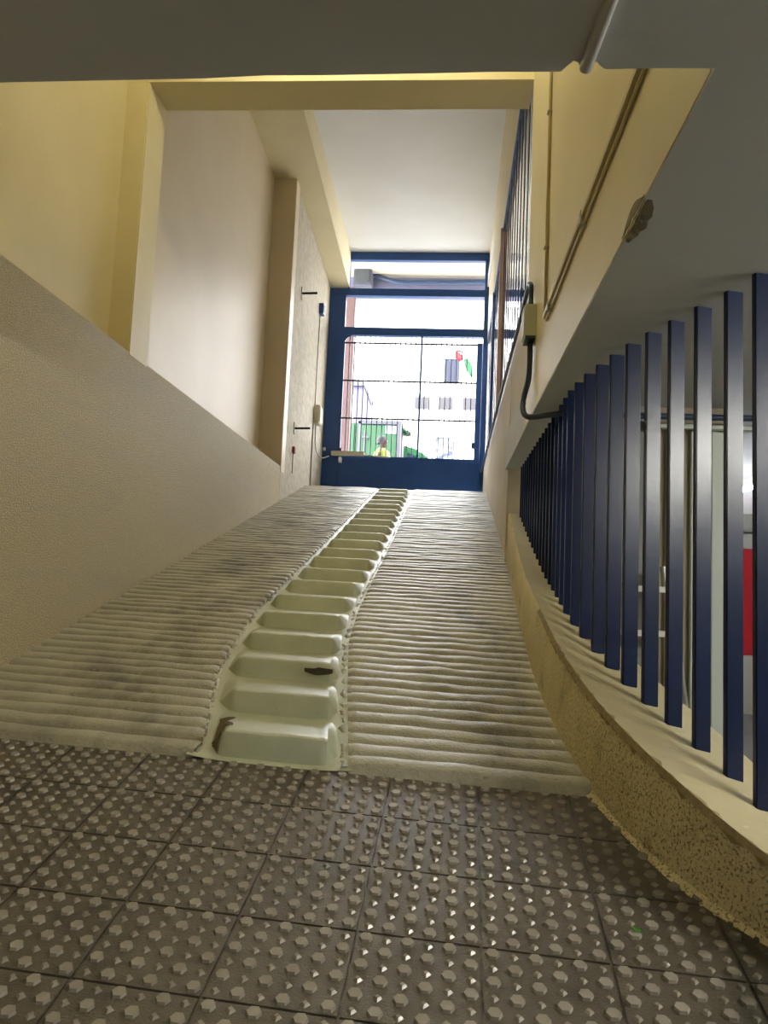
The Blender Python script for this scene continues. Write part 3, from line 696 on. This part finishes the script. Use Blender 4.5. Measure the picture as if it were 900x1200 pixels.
# lavender neighbour
b2 = thing('building', 'lavender building corner at the left behind the green container', 'building', (-4, 20, 1.1))
MB().box(-7, -2.21, 19.6, 21.6, 1.0, 5.15).build('wall', M['lavender'], b2); MB().prism([(-7, 19.5), (-2.18, 19.5), (-2.18, 21.7), (-7, 21.7)], 5.15, lambda x, y: 5.25 if x > -3 else 6.6).build('roof', M['winframe'], b2)
MB().box(-2.9, -2.45, 19.55, 19.62, 3.6, 4.9).build('window', M['facade'], b2)
# green container
gc = thing('container', 'green steel container with a grey door frame and white sticker', 'container', (-1.7, 14.4, 1.1))
MB().box(-2.6, -.90, 14.05, 15.2, 1.16, 3.0).build('body', M['green'], gc)
MB().box(-1.63, -.90, 14.00, 14.06, 1.20, 2.96).build('door', M['green'], gc, bevel=.01)
for i in range(6): MB().box(-2.56+i*.155, -2.50+i*.155, 14.01, 14.06, 1.2, 2.98).build('rib', M['green'], gc)
MB().box(-1.645, -1.60, 13.98, 14.06, 1.16, 3.02).build('frame', M['steelgrey'], gc); MB().box(-.915, -.85, 13.97, 15.22, 1.16, 3.04).build('frame', M['winframe'], gc)
MB().box(-1.645, -.85, 13.98, 14.06, 2.975, 3.04).build('frame', M['winframe'], gc)
MB().box(-1.135, -.935, 13.985, 14.0, 2.80, 2.95).build('sticker', M['label'], gc)
MB().tube([(-1.52, 13.97, 1.3), (-1.52, 13.97, 2.84)], .014, 8).build('lock_rod', M['steelgrey'], gc); MB().box(-1.56, -1.44, 13.95, 13.98, 2.70, 2.74).build('handle', M['steelgrey'], gc)
for x in (-2.5, -1.0): MB().box(x-.08, x+.08, 14.05, 15.2, 1.09, 1.17).build('skid', M['steelgrey'], gc)
# green van
vn = thing('van', 'green van with a sloping windscreen parked beyond the container', 'van', (-1.3, 16.2, 1.1))
prof = [(-3.0, 1.32), (-3.0, 2.66), (-2.9, 2.82), (-1.3, 2.88), (-.85, 2.85), (-.62, 2.79), (-.42, 2.67), (-.22, 2.42), (.05, 2.14), (.32, 2.02), (.38, 1.80), (.38, 1.32)]
vs = [(x, 15.4, z) for x, z in prof]+[(x, 16.7, z) for x, z in prof]; n = len(prof)
MB().add(vs, [tuple(range(n)), tuple(range(2*n-1, n-1, -1))]+[(i, n+i, n+(i+1) % n, (i+1) % n) for i in range(n)]).build('body', M['greencar'], vn, bevel=.03)
MB().add([(-.78, 15.385, 2.24), (-.28, 15.385, 2.24), (-.50, 15.385, 2.60), (-.78, 15.385, 2.70)], [(0, 1, 2, 3)]).build('window', M['carglass'], vn)
MB().add([(-.395, 15.5, 2.66), (-.395, 16.6, 2.66), (.03, 16.6, 2.175), (.03, 15.5, 2.175)], [(0, 1, 2, 3)]).build('windscreen', M['carglass'], vn)
for x in (-2.3, -.25):
    for y in (15.42, 16.68):
        w = MB().tube([(x, y-.09, 1.335), (x, y+.09, 1.335)], .235, 20).build('wheel', M['rubber'], vn); MB().tube([(x, y-.095, 1.335), (x, y+.095, 1.335)], .13, 14).build('hub', M['metal'], w)
aw = MB(); vs = []
for i in range(9):
    t_ = i/8; vs += [(-.86+.19*t_, 14.3, 3.0-.05*t_-.10*t_**3+.02*math.sin(9*t_)), (-.86+.19*t_, 14.3, 2.90-.02*t_+.03*math.sin(8*t_)), (-.86+.17*t_, 14.75, 3.02-.05*t_-.08*t_**3), (-.86+.17*t_, 14.75, 2.92-.02*t_)]
fs = []
for i in range(8):
    a, b = 4*i, 4*i+4
    for p, q in ((0, 1), (1, 3), (3, 2), (2, 0)): fs.append((a+p, a+q, b+q, b+p))
fs += [(0, 1, 3, 2), (32, 34, 35, 33)]
tag(aw.add(vs, fs).build('tarpaulin', M['green'], sm=True), 'small green tarpaulin flap jutting from the container side', 'tarpaulin')

# ------------------------------------------------------------------ person in the street
PX, PY = -1.03*K, 12.0*K; PZ = K*(1.09+H)
def person():
    J = {}
    me = bpy.data.meshes.new('person'); bm = bmesh.new(); sk = []
    def jv(n, x, y, z, r): J[n] = bm.verts.new((x, y, z)); sk.append(r)
    h = 1.76
    jv('pelvis', 0, 0, .94, .15); jv('waist', .01, 0, 1.10, .145); jv('chest', .03, 0, 1.30, .17); jv('neck0', .02, 0, 1.45, .085); jv('neck1', .03, 0, 1.52, .062)
    jv('head0', .045, 0, 1.585, .088); jv('head1', .04, 0, 1.655, .102); jv('head2', .025, 0, 1.71, .085)
    jv('nose', .142, 0, 1.625, .018); jv('chin', .105, 0, 1.555, .035)
    for s, nm in ((-1, 'r'), (1, 'l')):
        jv('sh'+nm, .02, s*.19, 1.41, .075); jv('el'+nm, -.03+.06*s, s*.25, 1.13, .048); jv('wr'+nm, .12+.08*s, s*.23, .93, .034); jv('ha'+nm, .17+.09*s, s*.22, .86, .036)
        for f, (dx, dy, l) in enumerate(((.02, -.02, .075), (.025, -.007, .085), (.022, .007, .082), (.012, .02, .068))):
            jv('f%d%s' % (f, nm), .17+.09*s+dx, s*.22+dy, .86-l*.55, .010); jv('g%d%s' % (f, nm), .17+.09*s+dx+.012, s*.22+dy, .86-l, .008)
        jv('t'+nm, .17+.09*s+.035, s*.22-.025*s, .845, .011)
        jv('hip'+nm, 0, s*.095, .88, .105); jv('kn'+nm, .05+.13*s, s*.10, .50, .068); jv('an'+nm, -.02+.22*s, s*.10, .09, .046); jv('to'+nm, .14+.22*s, s*.11, .04, .042)
    E_ = [('pelvis','waist'),('waist','chest'),('chest','neck0'),('neck0','neck1'),('neck1','head0'),('head0','head1'),('head1','head2'),('head1','nose'),('head0','chin')]
    for nm in 'rl':
        E_ += [('chest','sh'+nm),('sh'+nm,'el'+nm),('el'+nm,'wr'+nm),('wr'+nm,'ha'+nm),('ha'+nm,'t'+nm),('pelvis','hip'+nm),('hip'+nm,'kn'+nm),('kn'+nm,'an'+nm),('an'+nm,'to'+nm)]
        for f in range(4): E_ += [('ha'+nm,'f%d%s' % (f, nm)),('f%d%s' % (f, nm),'g%d%s' % (f, nm))]
    for a, b in E_: bm.edges.new((J[a], J[b]))
    bm.to_mesh(me); bm.free()
    o = bpy.data.objects.new('person', me); C.objects.link(o); o.location = (PX, PY, PZ); o['_o'] = (PX, PY, PZ)
    m = o.modifiers.new('skin', 'SKIN'); m.use_smooth_shade = True
    for d, r in zip(me.skin_vertices[0].data, sk): d.radius = (r, r)
    me.skin_vertices[0].data[0].use_root = True
    o.modifiers.new('sub', 'SUBSURF').levels = 1; o.modifiers['sub'].render_levels = 2
    me.materials.append(M['skin'])
    return o
ps_ = tag(person(), 'walking person in a yellow hi-vis vest seen through the gate bars', 'person')
def loft(rings, n, name, m, parent):
    mb = MB(); vs = []; fs = []
    for (cx_, cy_, z, rx, ry) in rings:
        for k in range(n): vs.append((PX+cx_+rx*math.cos(2*math.pi*k/n), PY+cy_+ry*math.sin(2*math.pi*k/n), PZ+z))
    for i in range(len(rings)-1):
        for k in range(n): fs.append((i*n+k, i*n+(k+1) % n, (i+1)*n+(k+1) % n, (i+1)*n+k))
    fs.append(tuple(range((len(rings)-1)*n, len(rings)*n)))
    return mb.addw(vs, fs).build(name, m, parent, sm=True)
loft([(0, 0, .92, .175, .20), (.01, 0, 1.1, .178, .205), (.025, 0, 1.28, .195, .235), (.02, 0, 1.40, .175, .26), (.02, 0, 1.46, .12, .18), (.02, 0, 1.50, .085, .09)], 20, 'safety_vest', M['vest'], ps_)
loft([(.0, 0, 1.60, .095, .10), (.005, 0, 1.66, .112, .112), (.01, 0, 1.72, .110, .108), (.015, 0, 1.765, .085, .085), (.02, 0, 1.785, .04, .04)], 18, 'hair', M['hair'], ps_)
for s in (-1, 1):
    a = (s == 1); k = .05+.13*s; f = -.02+.22*s
    mb = MB(); vs = []; fs = []; n = 14; rings = [(0, s*.095, .95, .125), (.02, s*.095, .80, .118), (k*.7, s*.10, .62, .098), (k, s*.10, .50, .088), (lerp(k, f, .5), s*.10, .30, .078), (f, s*.10, .08, .070)]
    for cx_, cy_, z, r in rings:
        for q in range(n): vs.append((PX+cx_+r*math.cos(2*math.pi*q/n), PY+cy_+r*math.sin(2*math.pi*q/n), PZ+z))
    for i in range(len(rings)-1):
        for q in range(n): fs.append((i*n+q, i*n+(q+1) % n, (i+1)*n+(q+1) % n, (i+1)*n+q))
    mb.addw(vs, fs).build('trouser_leg', M['trousers'], ps_, sm=True)
    b = MB(); vs = []; rings = [(f-.06, .03, .05), (f-.02, .055, .065), (f+.08, .05, .055), (f+.17, .035, .045), (f+.20, .02, .02)]
    for x, hz, w in rings:
        for q in range(10): vs.append((PX+x, PY+s*.105+w*math.cos(2*math.pi*q/10), PZ+.003+hz+hz*math.sin(2*math.pi*q/10)))
    b.addw(vs, [(i*10+q, i*10+(q+1) % 10, (i+1)*10+(q+1) % 10, (i+1)*10+q) for i in range(4) for q in range(10)]).build('shoe', M['rubber'], ps_, sm=True)

# enclosing walls that keep daylight out
struct(MB().box(-1.9, .60, 1.0, 1.105, 1.0, 4.62).build('wall_landing', M['cream']), 'cream wall above the near slab edge', 'wall')
struct(MB().box(-2.0, -1.9, -3.2, 9.8, -1.1, 4.62).build('wall_left_outer', M['cream']), 'outer left wall of the building', 'wall')
struct(MB().box(4.7, 4.8, -3.2, 7.3, -1.1, 1.0).build('wall_right_outer', M['cream']), 'outer right wall of the building', 'wall')
struct(MB().box(1.65, 1.75, 3.5, 9.8, 1.0, 4.62).build('wall_lobby_outer', M['cream']), 'outer wall of the lobby', 'wall')

# ------------------------------------------------------------------ light
w = bpy.data.worlds.new('sky'); bpy.context.scene.world = w; w.use_nodes = True
bg = w.node_tree.nodes['Background']; bg.inputs[0].default_value = (.93, .96, 1, 1); bg.inputs[1].default_value = 11
s = bpy.data.lights.new('sun', 'SUN'); s.energy = 4; s.angle = .01; s.color = (1, .97, .92)
so = bpy.data.objects.new('sun', s); C.objects.link(so); so.rotation_euler = Vector((.25, 1, -1.1)).to_track_quat('-Z', 'Y').to_euler(); so.location = (0, 5, 20)

# ------------------------------------------------------------------ camera (900x1200, f = 900 px)
VPX, VPY, ROLL, F = 517., 689., .044, 900.
d = Vector((VPX-450, -(VPY-600), -F)).normalized(); h = Vector((1, -ROLL, 0)); u = h.cross(d).normalized()
if u.y < 0: u = -u
r = d.cross(u)
cam = bpy.data.cameras.new('camera'); co = bpy.data.objects.new('camera', cam); C.objects.link(co)
R = Matrix((r, d, u)).to_4x4(); co.matrix_world = Matrix.Translation(V(0, 0, 0)) @ R
cam.sensor_fit = 'HORIZONTAL'; cam.sensor_width = 36; cam.lens = 36*F/900; cam.clip_start = .02; cam.clip_end = 300
sc = bpy.context.scene; sc.camera = co
sc.view_settings.view_transform = 'Standard'; sc.view_settings.look = 'None'; sc.view_settings.gamma = 1; sc.view_settings.exposure = 0.7
sc.view_settings.use_curve_mapping = False
sc.cycles.use_denoising = True; sc.cycles.max_bounces = 10; sc.cycles.diffuse_bounces = 6; sc.cycles.sample_clamp_indirect = 8
for o in bpy.data.objects:
    if '_o' in o: del o['_o']
